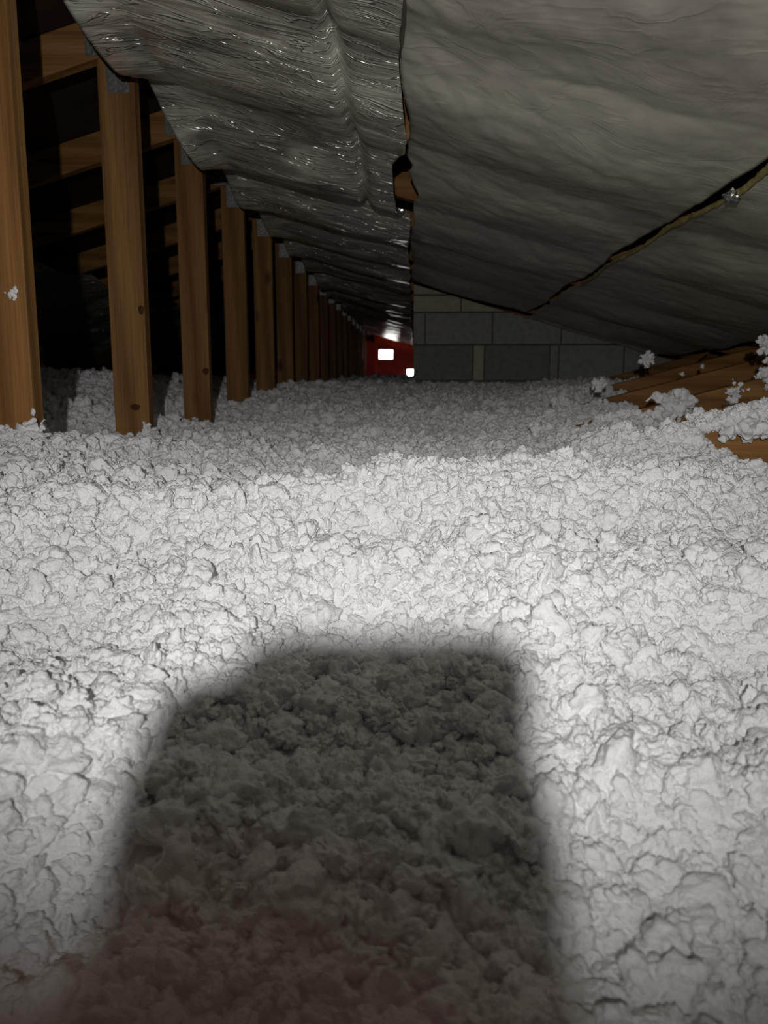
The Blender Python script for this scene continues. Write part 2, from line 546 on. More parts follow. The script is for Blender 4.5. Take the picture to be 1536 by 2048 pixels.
for (h0, h1, xs, mt) in rows:
    for a, b in zip(xs[:-1], xs[1:]):
        a2, b2 = a + .0035, b - .0035
        lim = lambda x: U(x) - .006 - C
        if lim(a2) <= h0 + .01: continue
        poly = [(a2, h0)]
        if lim(b2) >= h1:
            poly += [(b2, h0), (b2, h1), (a2, h1)]
        else:
            xe = min(b2, RX + (APEX - C - .006 - h0) / SL)
            poly += [(xe, h0)]
            if lim(xe) > h0 + .004: poly += [(xe, lim(xe))]
            if lim(a2) > h1:
                poly += [(RX + (APEX - C - .006 - h1) / SL, h1), (a2, h1)]
            else:
                poly += [(a2, lim(a2))]
        m = 'block_beige' if (mt == 'block_blue' and .33 < a < .36 and h0 > 0) else mt
        if mt == 'block_blue' and a > .7 and h0 > 0: m = 'block_grey'
        link('block', prism_xz('block', [(p[0], p[1] + C) for p in poly], 0, .15, .003), M[m], BW)

# ------------------------------------------------------------------ foil sheets
def bay(y):
    t = (y - TY[0]) / 0.62
    n = np.floor(t)
    return n, t - n

def axis_samples(a, b, stops):
    out = [a]
    while out[-1] < b:
        v = out[-1]
        st = [s for lim, s in stops if v < lim]
        out.append(v + (st[0] if st else stops[-1][1]))
    out[-1] = b
    return np.array(out)

def foil_sheet(name, ya, yb, xe0, xe1, zfun, nx, mat, stops, thick=0.0009):
    ys = axis_samples(ya, yb, stops)
    u = np.linspace(0, 1, nx)
    Y, Uu = np.meshgrid(ys, u, indexing='ij')
    X = xe0(Y) * (1 - Uu) + xe1(Y) * Uu
    Z, dX = zfun(X, Y, Uu)
    V = np.stack([X + dX, Y, Z], -1).reshape(-1, 3)
    ny = len(ys)
    idx = np.arange(ny * nx).reshape(ny, nx)
    F = np.stack([idx[:-1, :-1], idx[1:, :-1], idx[1:, 1:], idx[:-1, 1:]], -1).reshape(-1, 4)
    me = mesh_from(name, V, F.tolist(), True)
    o = link(name, me, mat)
    sm = o.modifiers.new('thickness', 'SOLIDIFY')
    sm.thickness = thick
    sm.offset = 1
    return o

def sag(Y, amp_seed, base, var, skew=1.35):
    n, t = bay(Y)
    A = base + var * (_h2(n, n * 0 + 3, amp_seed) - .5) * 2
    if amp_seed == 11:
        A = np.where((n >= 2) & (n <= 4), .078 - .008 * (n - 2), A)
        A = np.where(n >= 13, .02, A)
    return A * np.sin(np.pi * t ** skew) ** 1.1

def Uv(X):
    return APEX - SL * np.abs(X - RX)

# upper sheet: from the ridge posts to the first seam, shiny and creased crosswise
def z_upper(X, Y, u):
    s = sag(Y, 11, .045, .025)
    n, t = bay(Y)
    edge = np.clip((0.16 - u) / 0.16, 0, 1)            # left edge hangs looser
    s = s * (0.55 + 0.45 * np.cos((u - .2) * 1.6)) + edge * .03 * np.sin(np.pi * t) * (.6 + .8 * _h2(n, n * 0, 5))
    wr = .0035 * perlin(X * 4 + .3 * Y, Y * 12 + X * 2, 1) + .0014 * perlin(X * 9, Y * 34 + X * 6, 2)
    wr += .008 * np.abs(perlin(X * 2.2, Y * 5 + X * 3, 3))
    # folded lip along the seam with a deep groove before it, up to the truss at 2.66 m
    near = np.clip((2.72 - Y) / .06, 0, 1)
    g = np.exp(-((X + .142 + .003 * perlin(Y * 3, Y * 0, 9)) / .010) ** 2)
    lip = 1 / (1 + np.exp(-(X + .125) / .006))
    Z = Uv(X) - .022 - s - wr * (1 - .75 * near * np.clip((X + .18) / .03, 0, 1))
    Z = Z + near * (.020 * g) - near * lip * (.012 + .006 * perlin(Y * 7, X * 10, 6))
    return Z, 0 * X
seam_w = lambda Y: .010 * perlin(Y * 2.1, Y * 0 + .5, 21) + .004 * perlin(Y * 9, Y * 0 + .5, 22)
def xu0(Y):
    n, t = bay(Y)
    return -.655 + .022 * np.sin(np.pi * t) + .016 * perlin(Y * 3.3, Y * 0 + 2.5, 31)
def xu1(Y):
    hole = np.clip((Y - 2.0) / .12, 0, 1) * np.clip((2.72 - Y) / .05, 0, 1)
    return -.022 + seam_w(Y) - .028 * hole
upper = foil_sheet('foil_sheet', YB + .05, 11.37, xu0, xu1, z_upper, 96, M['foil_a'],
                   [(0.6, .03), (3.4, .0075), (6, .014), (13, .03)])
tag(upper, 'shiny creased foil sheet hung from the ridge posts down to the upper seam', 'foil sheet', 'foil sheets under the right roof slope')

# middle sheet: between the two seams, dustier, slack
def z_mid(X, Y, u):
    s = sag(Y, 12, .022, .012, 1.1) * np.sin(np.pi * np.clip(u * .8 + .2, 0, 1)) ** .6
    wr = .010 * perlin(X * 2.3 + Y * .9, Y * 1.6 - X, 41) + .0055 * np.abs(perlin(X * 5 + Y * 3, Y * 6 - X * 4, 42))
    wr += .0022 * np.abs(perlin(X * 17 + Y * 6, Y * 15 - X * 9, 43)) + .003 * np.abs(perlin((X - Y * .5) * 16, (Y * .5 + X) * 3, 44))
    hang = np.clip((u - .9) / .1, 0, 1) ** 2 * .012
    return Uv(X) - .006 - s - wr - .4 * hang, 0 * X
def xm0(Y):
    tear = .022 * np.exp(-((Y - 2.45) / .13) ** 2) + .012 * np.exp(-((Y - 2.2) / .04) ** 2)
    return -.012 + seam_w(Y + .04) * 1.1 + tear - .012 * np.clip((1.9 - Y) / .3, 0, 1)
seam2 = lambda Y: .605 + .012 * perlin(Y * 1.7, Y * 0 + 4.5, 51) + .004 * perlin(Y * 8, Y * 0 + 4.5, 52)
mid = foil_sheet('foil_sheet', YB + .05, 4.46, xm0, lambda Y: seam2(Y) - .003 - .006 * np.exp(-((Y - 1.62) / .16) ** 2), z_mid, 90, M['foil_b'], [(0.5, .03), (3.4, .009), (6, .014)])
tag(mid, 'dusty slack foil sheet between the upper seam and the yellow-edged lower seam', 'foil sheet', 'foil sheets under the right roof slope')

# lower sheet: from the second seam to the eave boards
def z_low(X, Y, u):
    s = sag(Y, 13, .022, .012, 1.0) * np.sin(np.pi * np.clip(u * .85 + .1, 0, 1)) ** .7
    wr = .010 * perlin(X * 2.5 + Y * 1.2, Y * 1.8 - X * .5, 61) + .004 * np.abs(perlin(X * 7 + Y * 2, Y * 8 - X * 5, 62))
    wr += .002 * np.abs(perlin(X * 18, Y * 16, 63))
    lipd = np.clip((.06 - u) / .06, 0, 1) * .010
    return Uv(X) - .008 - s - wr - lipd, 0 * X
low = foil_sheet('foil_sheet', YB + .05, 4.62, lambda Y: seam2(Y) + .004, lambda Y: 1.36 + .04 * perlin(Y * 2.2, Y * 0 + 7.5, 71), z_low, 80, M['foil_b'], [(0.5, .03), (3.4, .010), (6, .014)])
tag(low, 'dull foil sheet below the yellow-edged seam, reaching down to the eave boards', 'foil sheet', 'foil sheets under the right roof slope')

# sheet on the far side of the ridge, low on the left slope
def z_left(X, Y, u):
    s = sag(Y, 14, .05, .03, 1.1)
    wr = .016 * perlin(X * 3, Y * 2.4, 81) + .008 * np.abs(perlin(X * 6, Y * 9, 82)) + .004 * np.abs(perlin(X * 15, Y * 18, 83))
    return Uv(X) - .010 - s * (1 - .5 * u) - wr, 0 * X
lef = foil_sheet('foil_sheet', 1.5, 9.5, lambda Y: -2.72 + 0 * Y, lambda Y: -1.555 + .05 * perlin(Y * 1.4, Y * 0 + 9.5, 91), z_left, 70, M['foil_dark'], [(6, .016), (10, .03)])
tag(lef, 'dark sagging foil sheet low on the slope behind the row of posts', 'foil sheet')

# yellow fibre edge along the second seam
def rope(pts, r0, seed, squash=1.0):
    bm = bmesh.new()
    prev = None
    for k, p in enumerate(pts):
        r = r0 * (.65 + .7 * _h2(np.array([k // 3]), np.array([1]), seed)[0] + .25 * _h2(np.array([k]), np.array([2]), seed)[0])
        if k == 0 or k == len(pts) - 1: r *= .25
        ring = []
        for j in range(8):
            a = j * math.pi / 4
            rr = r * (.8 + .4 * _h2(np.array([k]), np.array([j]), seed + 3)[0])
            ring.append(bm.verts.new((p[0] + rr * math.cos(a), p[1], p[2] + rr * squash * math.sin(a))))
        if prev:
            for j in range(8):
                bm.faces.new((prev[j], prev[(j + 1) % 8], ring[(j + 1) % 8], ring[j]))
        else:
            bm.faces.new(ring)
        prev = ring
    bm.faces.new(prev[::-1])
    return bm_mesh('fibre_edge', bm, True)
ys = np.arange(.6, 3.05, .012)
sx = seam2(ys)
uz = np.zeros_like(ys)
zz, _ = z_low(sx + .004, ys, uz)
link('fibre_edge', rope([(sx[i] + .001, ys[i], zz[i] - .001) for i in range(len(ys))], .0052, 5), M['fibre'], low)
# crumpled bright foil tongue sticking out of the same seam
def crumple(name, size, seed, mat, parent, loc, flat=.45):
    bm = bmesh.new()
    bmesh.ops.create_icosphere(bm, subdivisions=3, radius=1)
    for v in bm.verts:
        n = mnoise.noise(v.co * 1.7 + Vector((seed, 0, 0))) * .5 + mnoise.noise(v.co * 4.1 + Vector((0, seed, 0))) * .35
        v.co = v.co * (1 + n)
        v.co = Vector((v.co.x * size[0], v.co.y * size[1], v.co.z * size[2]))
    return link(name, bm_mesh(name, bm), mat, parent, loc)
M['foil_bright'] = plain('bright_crumpled_foil', (0.8, 0.8, 0.78), 0.22, 0.95, noise=0.15, nscale=40, bump=0.001)
crumple('torn_foil_tongue', (.014, .02, .012), 3.3, M['foil_bright'], low, (seam2(np.array([1.62]))[0] - .008, 1.62, zz[np.argmin(abs(ys - 1.62))] - .006))
crumple('torn_foil_tongue', (.02, .02, .012), 8.1, M['foil_bright'], upper, (-.055, 2.66, U(-.055) - .045))

# ------------------------------------------------------------------ loose-fill insulation
CP = np.array([
    # x, y, height relative to lens
    (-.70, 1.42, -.092), (-.71, 2.04, -.130), (-.70, 2.66, -.132), (-.69, 3.28, -.072), (-.68, 3.9, -.026), (-.55, 4.3, .004), (-.7, 5.2, -.01), (-.6, 7, .03), (-.5, 9, .05), (-.5, 12, .065),
    (.01, 1.06, -.092), (.19, 1.10, -.085), (.10, 1.08, -.095), (.30, 1.08, -.105), (-.15, 1.05, -.112), (-.3, 1.03, -.125), (-.45, 1.05, -.118), (-.04, .93, -.18), (.2, .93, -.175), (-.3, .88, -.19), (-.06, .75, -.250), (-.02, .55, -.268), (0, .36, -.318), (-.19, .37, -.318), (.16, .37, -.308), (.27, .62, -.250), (-.36, .70, -.245),
    (.38, .93, -.165), (-.55, 1.1, -.11), (.1, 1.28, -.160), (0, 1.3, -.165), (.28, 1.28, -.150), (-.2, 1.3, -.160), (-.4, 1.35, -.14), (.1, 1.45, -.150), (.22, 1.6, -.138), (-.2, 2.0, -.140), (-.2, 2.5, -.124), (.2, 2.2, -.130), (.17, 3.8, -.042), (.1, 3.0, -.09), (-.3, 3.3, -.075),
    (.05, 4.7, .005), (.5, 4.6, .0), (.9, 4.6, .02), (.40, 1.40, -.070), (.47, 1.40, -.072), (.525, 1.385, -.120), (.60, 1.36, -.165), (.72, 1.38, -.18), (.56, 1.51, -.062), (.67, 1.51, -.042), (.55, 2.0, -.085), (.70, 1.98, -.130), (.74, 1.75, -.13), (.9, 2.0, -.13), (.75, 2.35, -.13), (.95, 2.4, -.13), (.58, 2.6, -.065), (.45, 2.8, -.09), (.75, 2.62, -.10), (.80, 2.95, -.09), (.66, 3.24, -.02), (.95, 3.2, -.05), (.5, 3.4, -.06), (1.0, 3.9, .02), (.6, 4.0, -.02),
    (-.2, 5.5, -.02), (-.2, 8, .03), (0, 12, .06), (.6, 1.0, -.16), (.7, .6, -.2), (-.7, .7, -.19), (-.8, .3, -.24), (.8, .2, -.24), (0, 0, -.33), (0, -.5, -.34), (0, -2, -.32), (-1, -1, -.3), (1, -1, -.3),
    (-.95, 1.8, -.12), (-1.0, 2.4, -.06), (-1.35, 3.2, .04), (-1.4, 2.0, -.04), (-1.8, 4.0, .05), (-2.4, 4, .06), (-2.4, 1.5, .0), (-3.4, 3, .02), (-1.2, 5, .03), (-1.5, 8, .05), (-3, 9, .05),
    (1.3, 1.5, -.16), (1.3, 2.6, -.04), (1.3, 4, .03), (2.0, 2, -.08), (2.0, 4, -.05), (2.0, -1, -.2), (1, 8, .05), (1.5, 11, .05),
])
def base_height(X, Y):
    """smooth scattered interpolation of the measured heights"""
    num = np.zeros_like(X); den = np.zeros_like(X)
    for px_, py_, h in CP:
        sc = .085 + .055 * abs(py_)
        d2 = ((X - px_) ** 2 + (Y - py_) ** 2) / sc ** 2
        w = 1 / (d2 + .12) ** 2
        num += w * h; den += w
    return C + num / den

def ins_height(X, Y):
    H = base_height(X, Y)
    far = np.clip((Y - 1.5) / 4, 0, 1)
    H = H + .016 * perlin(X * 5, Y * 5, 101) * (1 - .3 * far)
    H = H + .011 * perlin(X * 13, Y * 13, 102)
    q = worley(X * 26 + .8 * perlin(X * 30, Y * 30, 104), Y * 26 + .8 * perlin(X * 30 + 9, Y * 30, 105), 103)
    H = H + .010 * (.55 - q)
    q = worley(X * 60 + .5 * perlin(X * 70, Y * 70, 114), Y * 60 + .5 * perlin(X * 70 + 9, Y * 70, 115), 113)
    H = H + .006 * (.55 - q)
    return H - .020

xs = np.concatenate([np.arange(XL + .01, -1.8, .035), np.arange(-1.8, -.95, .014), np.arange(-.95, 1.12, .007), np.arange(1.12, XR - .01, .03)])
ysg = np.concatenate([np.arange(YB + .01, -.6, .035), np.arange(-.6, .18, .012), np.arange(.18, 2.5, .007), np.arange(2.5, 5, .014), np.arange(5, YF - .01, .04)])
Yg, Xg = np.meshgrid(ysg, xs, indexing='ij')
Zg = ins_height(Xg, Yg)
nyg, nxg = Xg.shape
idx = np.arange(nyg * nxg).reshape(nyg, nxg)
F = np.stack([idx[:-1, :-1], idx[:-1, 1:], idx[1:, 1:], idx[1:, :-1]], -1).reshape(-1, 4)
V = np.stack([Xg, Yg, Zg], -1).reshape(-1, 3)

rng = np.random.default_rng(7)
LP, LS, LR, LI = [], [], [], []
def scatter(x0, x1, y0, y1, step, rmin, rmax, lift, keep=1.0):
    nx_, ny_ = int((x1 - x0) / step), int((y1 - y0) / step)
    gx, gy = np.meshgrid(np.arange(nx_), np.arange(ny_))
    px_ = x0 + (gx.ravel() + rng.random(gx.size)) * step
    py_ = y0 + (gy.ravel() + rng.random(gy.size)) * step
    k = rng.random(px_.size) < keep
    # keep clear of the posts
    px_, py_ = px_[k], py_[k]
    r = rmin + (rmax - rmin) * rng.random(px_.size) ** 2.2
    pz = ins_height(px_, py_) + lift * r * (rng.random(px_.size) * 1.5 - .55)
    LP.append(np.stack([px_, py_, pz], -1))
    an = 1 + .45 * (rng.random((px_.size, 3)) - .5) * 2
    LS.append(an * r[:, None])
    LR.append(rng.random((px_.size, 3)) * 6.283)
    LI.append(rng.integers(0, 8, px_.size))
scatter(-.85, .95, .20, 1.5, .0085, .0030, .0105, .9)
scatter(-.85, .95, .20, 1.5, .022, .009, .0165, .55, .6)
scatter(-1.0, 1.1, 1.5, 2.7, .0125, .0045, .0145, .9)
scatter(-1.2, 1.2, 2.7, 4.7, .020, .007, .021, .9)
scatter(-1.0, 1.1, -.55, .20, .0155, .0055, .018, .9)
scatter(-1.6, -.85, -.3, 1.2, .020, .007, .02, .9)
scatter(.95, 1.5, -.3, 2.0, .020, .007, .02, .9)
scatter(-1.9, -.9, 1.2, 4.5, .022, .008, .022, .9)
scatter(-2.6, -1.0, 3.0, 6.0, .038, .012, .030, .8)
scatter(-1.0, .1, 4.7, 8.0, .045, .014, .034, .8)
scatter(-1.0, .2, 8.0, 11.9, .09, .02, .05, .8)
def heap(x0, x1, y, n, rise, r0=.004, r1=.013, dy=.035):
    """ragged fringe of fluff in front of a board"""
    px_ = x0 + (x1 - x0) * rng.random(n)
    py_ = y - dy * (.3 + .7 * rng.random(n))
    cl = .5 + .5 * perlin(px_ * 14, py_ * 3, 201)
    hh = rise * cl * rng.random(n) ** 1.6
    r = r0 + (r1 - r0) * rng.random(n) ** 2
    LP.append(np.stack([px_, py_, ins_height(px_, py_) + hh], -1))
    LS.append((1 + .4 * (rng.random((n, 3)) - .5) * 2) * r[:, None])
    LR.append(rng.random((n, 3)) * 6.283)
    LI.append(rng.integers(0, 8, n))
heap(.40, .54, 1.40, 350, .045)
heap(.58, .80, 1.40, 200, .02)
heap(.54, .72, 1.50, 350, .04)
heap(.45, .66, 2.02, 500, .06)
def crest(x0, x1, y0, y1, ha, hb, n, r0=.004, r1=.012):
    """fluff that has spilled over the top of a board"""
    px_ = x0 + (x1 - x0) * rng.random(n)
    t_ = rng.random(n)
    hh = ha + (hb - ha) * t_ * (.55 + .45 * perlin(px_ * 30, px_ * 0 + 3, 203)) + .25 * (px_ - x0)
    r = r0 + (r1 - r0) * rng.random(n) ** 1.5
    LP.append(np.stack([px_, y0 + (y1 - y0) * rng.random(n), C + hh], -1))
    LS.append((1 + .4 * (rng.random((n, 3)) - .5) * 2) * r[:, None])
    LR.append(rng.random((n, 3)) * 6.283)
    LI.append(rng.integers(0, 8, n))
crest(.48, .80, 1.385, 1.45, -.062, -.105, 420)
heap(.70, 1.0, 2.02, 250, .03)
heap(.45, .75, 2.64, 450, .06)
heap(.45, .85, 3.26, 350, .06, .006, .018)
for ty_ in TY[1:5]:
    heap(-.775, -.64, ty_ - .02, 160, .035, .003, .010, .03)
LP = np.concatenate(LP); LS = np.concatenate(LS); LR = np.concatenate(LR); LI = np.concatenate(LI)
nV, nL = len(V), len(LP)

me = bpy.data.meshes.new('loose_fill_insulation')
me.vertices.add(nV + nL)
me.vertices.foreach_set('co', np.concatenate([V, LP]).astype(np.float32).ravel())
me.loops.add(F.size)
me.loops.foreach_set('vertex_index', F.astype(np.int32).ravel())
me.polygons.add(len(F))
me.polygons.foreach_set('loop_start', (np.arange(len(F)) * 4).astype(np.int32))
me.polygons.foreach_set('use_smooth', np.ones(len(F), bool))
me.update(calc_edges=True)
me.materials.append(M['fluff'])
def attr(name, typ, field, arr):
    a = me.attributes.new(name, typ, 'POINT')
    a.data.foreach_set(field, arr.ravel())
z3 = np.zeros((nV, 3), np.float32)
attr('is_clump', 'BOOLEAN', 'value', np.concatenate([np.zeros(nV, bool), np.ones(nL, bool)]))
attr('clump_scale', 'FLOAT_VECTOR', 'vector', np.concatenate([z3, LS.astype(np.float32)]))
attr('clump_turn', 'FLOAT_VECTOR', 'vector', np.concatenate([z3, LR.astype(np.float32)]))
attr('clump_kind', 'INT', 'value', np.concatenate([np.zeros(nV, np.int32), LI.astype(np.int32)]))
ins = link('loose_fill_insulation', me)
tag(ins, 'white fluffy loose-fill insulation heaped over the whole attic floor', 'insulation', kind='stuff')

gt = bpy.data.node_groups.new('fluff_clumps', 'GeometryNodeTree')
gt.interface.new_socket('Geometry', in_out='INPUT', socket_type='NodeSocketGeometry')
gt.interface.new_socket('Geometry', in_out='OUTPUT', socket_type='NodeSocketGeometry')
gi, go = gt.nodes.new('NodeGroupInput'), gt.nodes.new('NodeGroupOutput')
GL = gt.links.new
def named(nm, typ):
    n = gt.nodes.new('GeometryNodeInputNamedAttribute')
    n.data_type = typ
    n.inputs['Name'].default_value = nm
    return n
sep = gt.nodes.new('GeometryNodeSeparateGeometry')
sep.domain = 'POINT'
GL(gi.outputs[0], sep.inputs['Geometry'])
GL(named('is_clump', 'BOOLEAN').outputs['Attribute'], sep.inputs['Selection'])
g2i = gt.nodes.new('GeometryNodeGeometryToInstance')
for k in range(8):
    ico = gt.nodes.new('GeometryNodeMeshIcoSphere')
    ico.inputs['Radius'].default_value = 1.0
    ico.inputs['Subdivisions'].default_value = 4
    pos = gt.nodes.new('GeometryNodeInputPosition')
    off = gt.nodes.new('ShaderNodeVectorMath'); off.operation = 'ADD'
    off.inputs[1].default_value = (k * 7.3, k * 3.1, k * 11.7)
    GL(pos.outputs[0], off.inputs[0])
    tot = None
    for sc_, amp in ((0.9, 1.15), (2.0, .95), (4.6, .42)):
        no = gt.nodes.new('ShaderNodeTexNoise')
        no.inputs['Scale'].default_value = sc_
        no.inputs['Detail'].default_value = 1.0
        GL(off.outputs[0], no.inputs['Vector'])
        ml = gt.nodes.new('ShaderNodeMath'); ml.operation = 'MULTIPLY_ADD'
        ml.inputs[1].default_value = amp
        ml.inputs[2].default_value = -amp * .5
        GL(no.outputs[0], ml.inputs[0])
        if tot is None:
            tot = ml
        else:
            ad = gt.nodes.new('ShaderNodeMath'); ad.operation = 'ADD'
            GL(tot.outputs[0], ad.inputs[0]); GL(ml.outputs[0], ad.inputs[1])
            tot = ad
    scv = gt.nodes.new('ShaderNodeVectorMath'); scv.operation = 'SCALE'
    GL(pos.outputs[0], scv.inputs[0])
    GL(tot.outputs[0], scv.inputs['Scale'])
    sp = gt.nodes.new('GeometryNodeSetPosition')
    GL(ico.outputs['Mesh'], sp.inputs['Geometry'])
    GL(scv.outputs[0], sp.inputs['Offset'])
    sm = gt.nodes.new('GeometryNodeSetShadeSmooth')
    GL(sp.outputs[0], sm.inputs[0])
    smt = gt.nodes.new('GeometryNodeSetMaterial')
    smt.inputs['Material'].default_value = M['fluff']
    GL(sm.outputs[0], smt.inputs['Geometry'])
    GL(smt.outputs[0], g2i.inputs[0])
iop = gt.nodes.new('GeometryNodeInstanceOnPoints')
GL(sep.outputs['Selection'], iop.inputs['Points'])
GL(g2i.outputs[0], iop.inputs['Instance'])
iop.inputs['Pick Instance'].default_value = True
GL(named('clump_kind', 'INT').outputs['Attribute'], iop.inputs['Instance Index'])
e2r = gt.nodes.new('FunctionNodeEulerToRotation')
GL(named('clump_turn', 'FLOAT_VECTOR').outputs['Attribute'], e2r.inputs[0])
GL(e2r.outputs[0], iop.inputs['Rotation'])
GL(named('clump_scale', 'FLOAT_VECTOR').outputs['Attribute'], iop.inputs['Scale'])
jn = gt.nodes.new('GeometryNodeJoinGeometry')
GL(sep.outputs['Inverted'], jn.inputs[0])
GL(iop.outputs[0], jn.inputs[0])
GL(jn.outputs[0], go.inputs[0])
md = ins.modifiers.new('fluff_clumps', 'NODES')
md.node_group = gt

# ------------------------------------------------------------------ tufts caught on the wood
def tuft(size, seed, loc, label, sub=2):
    rnd = random.Random(seed)
    bm = bmesh.new()
    nb = 40
    vox = max(.0011, max(size) * .045)
    for k in range(nb):
        d = Vector((rnd.gauss(0, .36), rnd.gauss(0, .36), rnd.gauss(0, .36)))
        if k == 0: d = Vector((0, 0, 0))
        r = (.40 if k < 4 else rnd.uniform(.17, .34)) * min(size)
        r = max(r, vox * 1.6)
        c = Vector((d.x * size[0], d.y * size[1], d.z * size[2])) * 1.25
        steps = 1 if k < 4 else 2          # a short neck back to the middle keeps it one body
        for q in range(steps):
            cc = c * (1 - .33 * q)
            bmesh.ops.create_icosphere(bm, subdivisions=3, radius=r * (1 - .06 * q), matrix=Matrix.Translation(cc))
    o = Vector((seed * 3.7, seed * 1.9, seed * 5.3))
    ms = max(size)
    for v in bm.verts:
        nv = mnoise.noise_vector(v.co * (2.2 / ms) + o) * ms * .20 + mnoise.noise_vector(v.co * (5.5 / ms) + o) * ms * .13
        v.co += nv
    t = link('insulation_tuft', bm_mesh('insulation_tuft', bm, True), M['fluff'], None, loc)
    rm = t.modifiers.new('merge', 'REMESH')
    rm.mode = 'VOXEL'
    rm.voxel_size = vox
    rm.use_smooth_shade = True
    tag(t, label, 'insulation tuft', 'tufts of insulation caught on the woodwork')
    return t
tuft((.036, .02, .040), 1, (-.672, 1.40, C - .082), 'white tuft heaped against the foot of the nearest post')
tuft((.034, .02, .022), 14, (-.72, 1.395, C - .095), 'low white tuft at the very left edge against the nearest post')
tuft((.010, .007, .012), 2, (-.690, 1.398, C + .159), 'small white fleck stuck halfway up the nearest post')
tuft((.026, .018, .026), 3, (-.675, 2.015, C - .115), 'white tuft at the foot of the second')
tuft((.03, .018, .018), 4, (-.69, 2.635, C - .128), 'white tuft at the foot of the third post')
tuft((.055, .035, .042), 5, (.630, 1.985, C - .050), 'big ragged white clump lodged against the low brown board on the right')
tuft((.018, .014, .026), 6, (.785, 2.005, C - .020), 'upright white tuft beside the bent nail')
tuft((.030, .022, .030), 7, (.862, 2.00, C + .018), 'white tuft on the low brown board at the right edge')
tuft((.030, .022, .028), 8, (.852, 2.00, C + .098), 'pale tuft jammed under the foil at the right edge')
tuft((.030, .020, .020), 9, (.592, 2.61, C + .002), 'small tuft at the tapering left end of the second brown board')
tuft((.030, .018, .022), 10, (.748, 2.625, C + .080), 'loose tuft hanging over the upper edge of the brown boards, under the foil')
tuft((.040, .030, .030), 11, (.560, 1.375, C - .070), 'bushy white clump above the nearest brown patch of board')
tuft((.030, .030, .026), 12, (.625, 1.38, C - .075), 'white clump at the right edge above the nearest brown patch of board')
tuft((.030, .024, .022), 13, (.32, 1.98, C - .112), 'small peak of fluff on the mid-distance bed')
tuft((.006, .004, .006), 15, (.862, 2.64, C + .035), 'tiny white fleck on the second brown board')
tuft((.0055, .004, .010), 16, (.925, 2.64, C + .062), 'tiny pale fleck high on the second brown board')

# ------------------------------------------------------------------ the photographer, just behind the lens
Rm = Matrix.Rotation(YAW, 4, 'Z') @ Matrix.Rotation(-PITCH, 4, 'X')   # local: x right, y forward, z up along the lens axes
def P(r, f, u):
    v = Rm @ Vector((r, f, u))
    return Vector((v.x, v.y, v.z + C))

M['phone'] = plain('black_phone_case', (0.02, 0.02, 0.022), 0.5, noise=0.1)
M['glass'] = plain('dark_phone_glass', (0.01, 0.01, 0.012), 0.12, noise=0.1, spec=0.5)
PHL, PHR, PHT, PHB = -0.0660, 0.0070, 0.0165, -0.131
ph = empty('smartphone', (0, 0, C))
ph.rotation_euler = (-PITCH, 0, YAW)
tag(ph, 'dark smartphone held upright, its shadow lies on the insulation', 'phone')
def rounded(name, x0, x1, z0, z1, y0, y1, r, bev, mat, parent):
    poly = []
    for cx, cz, a0 in ((x1 - r, z0 + r, -90), (x1 - r, z1 - r, 0), (x0 + r, z1 - r, 90), (x0 + r, z0 + r, 180)):
        for k in range(7):
            a = math.radians(a0 + 15 * k)
            poly.append((cx + r * math.cos(a), cz + r * math.sin(a)))
    return link(name, prism_xz(name, poly, y0, y1, bev), mat, parent)
rounded('body', PHL, PHR, PHB, PHT, -.0125, -.0045, .011, .0012, M['phone'], ph)
rounded('screen', PHL + .002, PHR - .002, PHB + .002, PHT - .002, -.0131, -.0126, .010, .0, M['glass'], ph)
rounded('camera_bump', -.031, .0055, -.022, .0145, -.0044, -.0025, .008, .0006, M['glass'], ph)

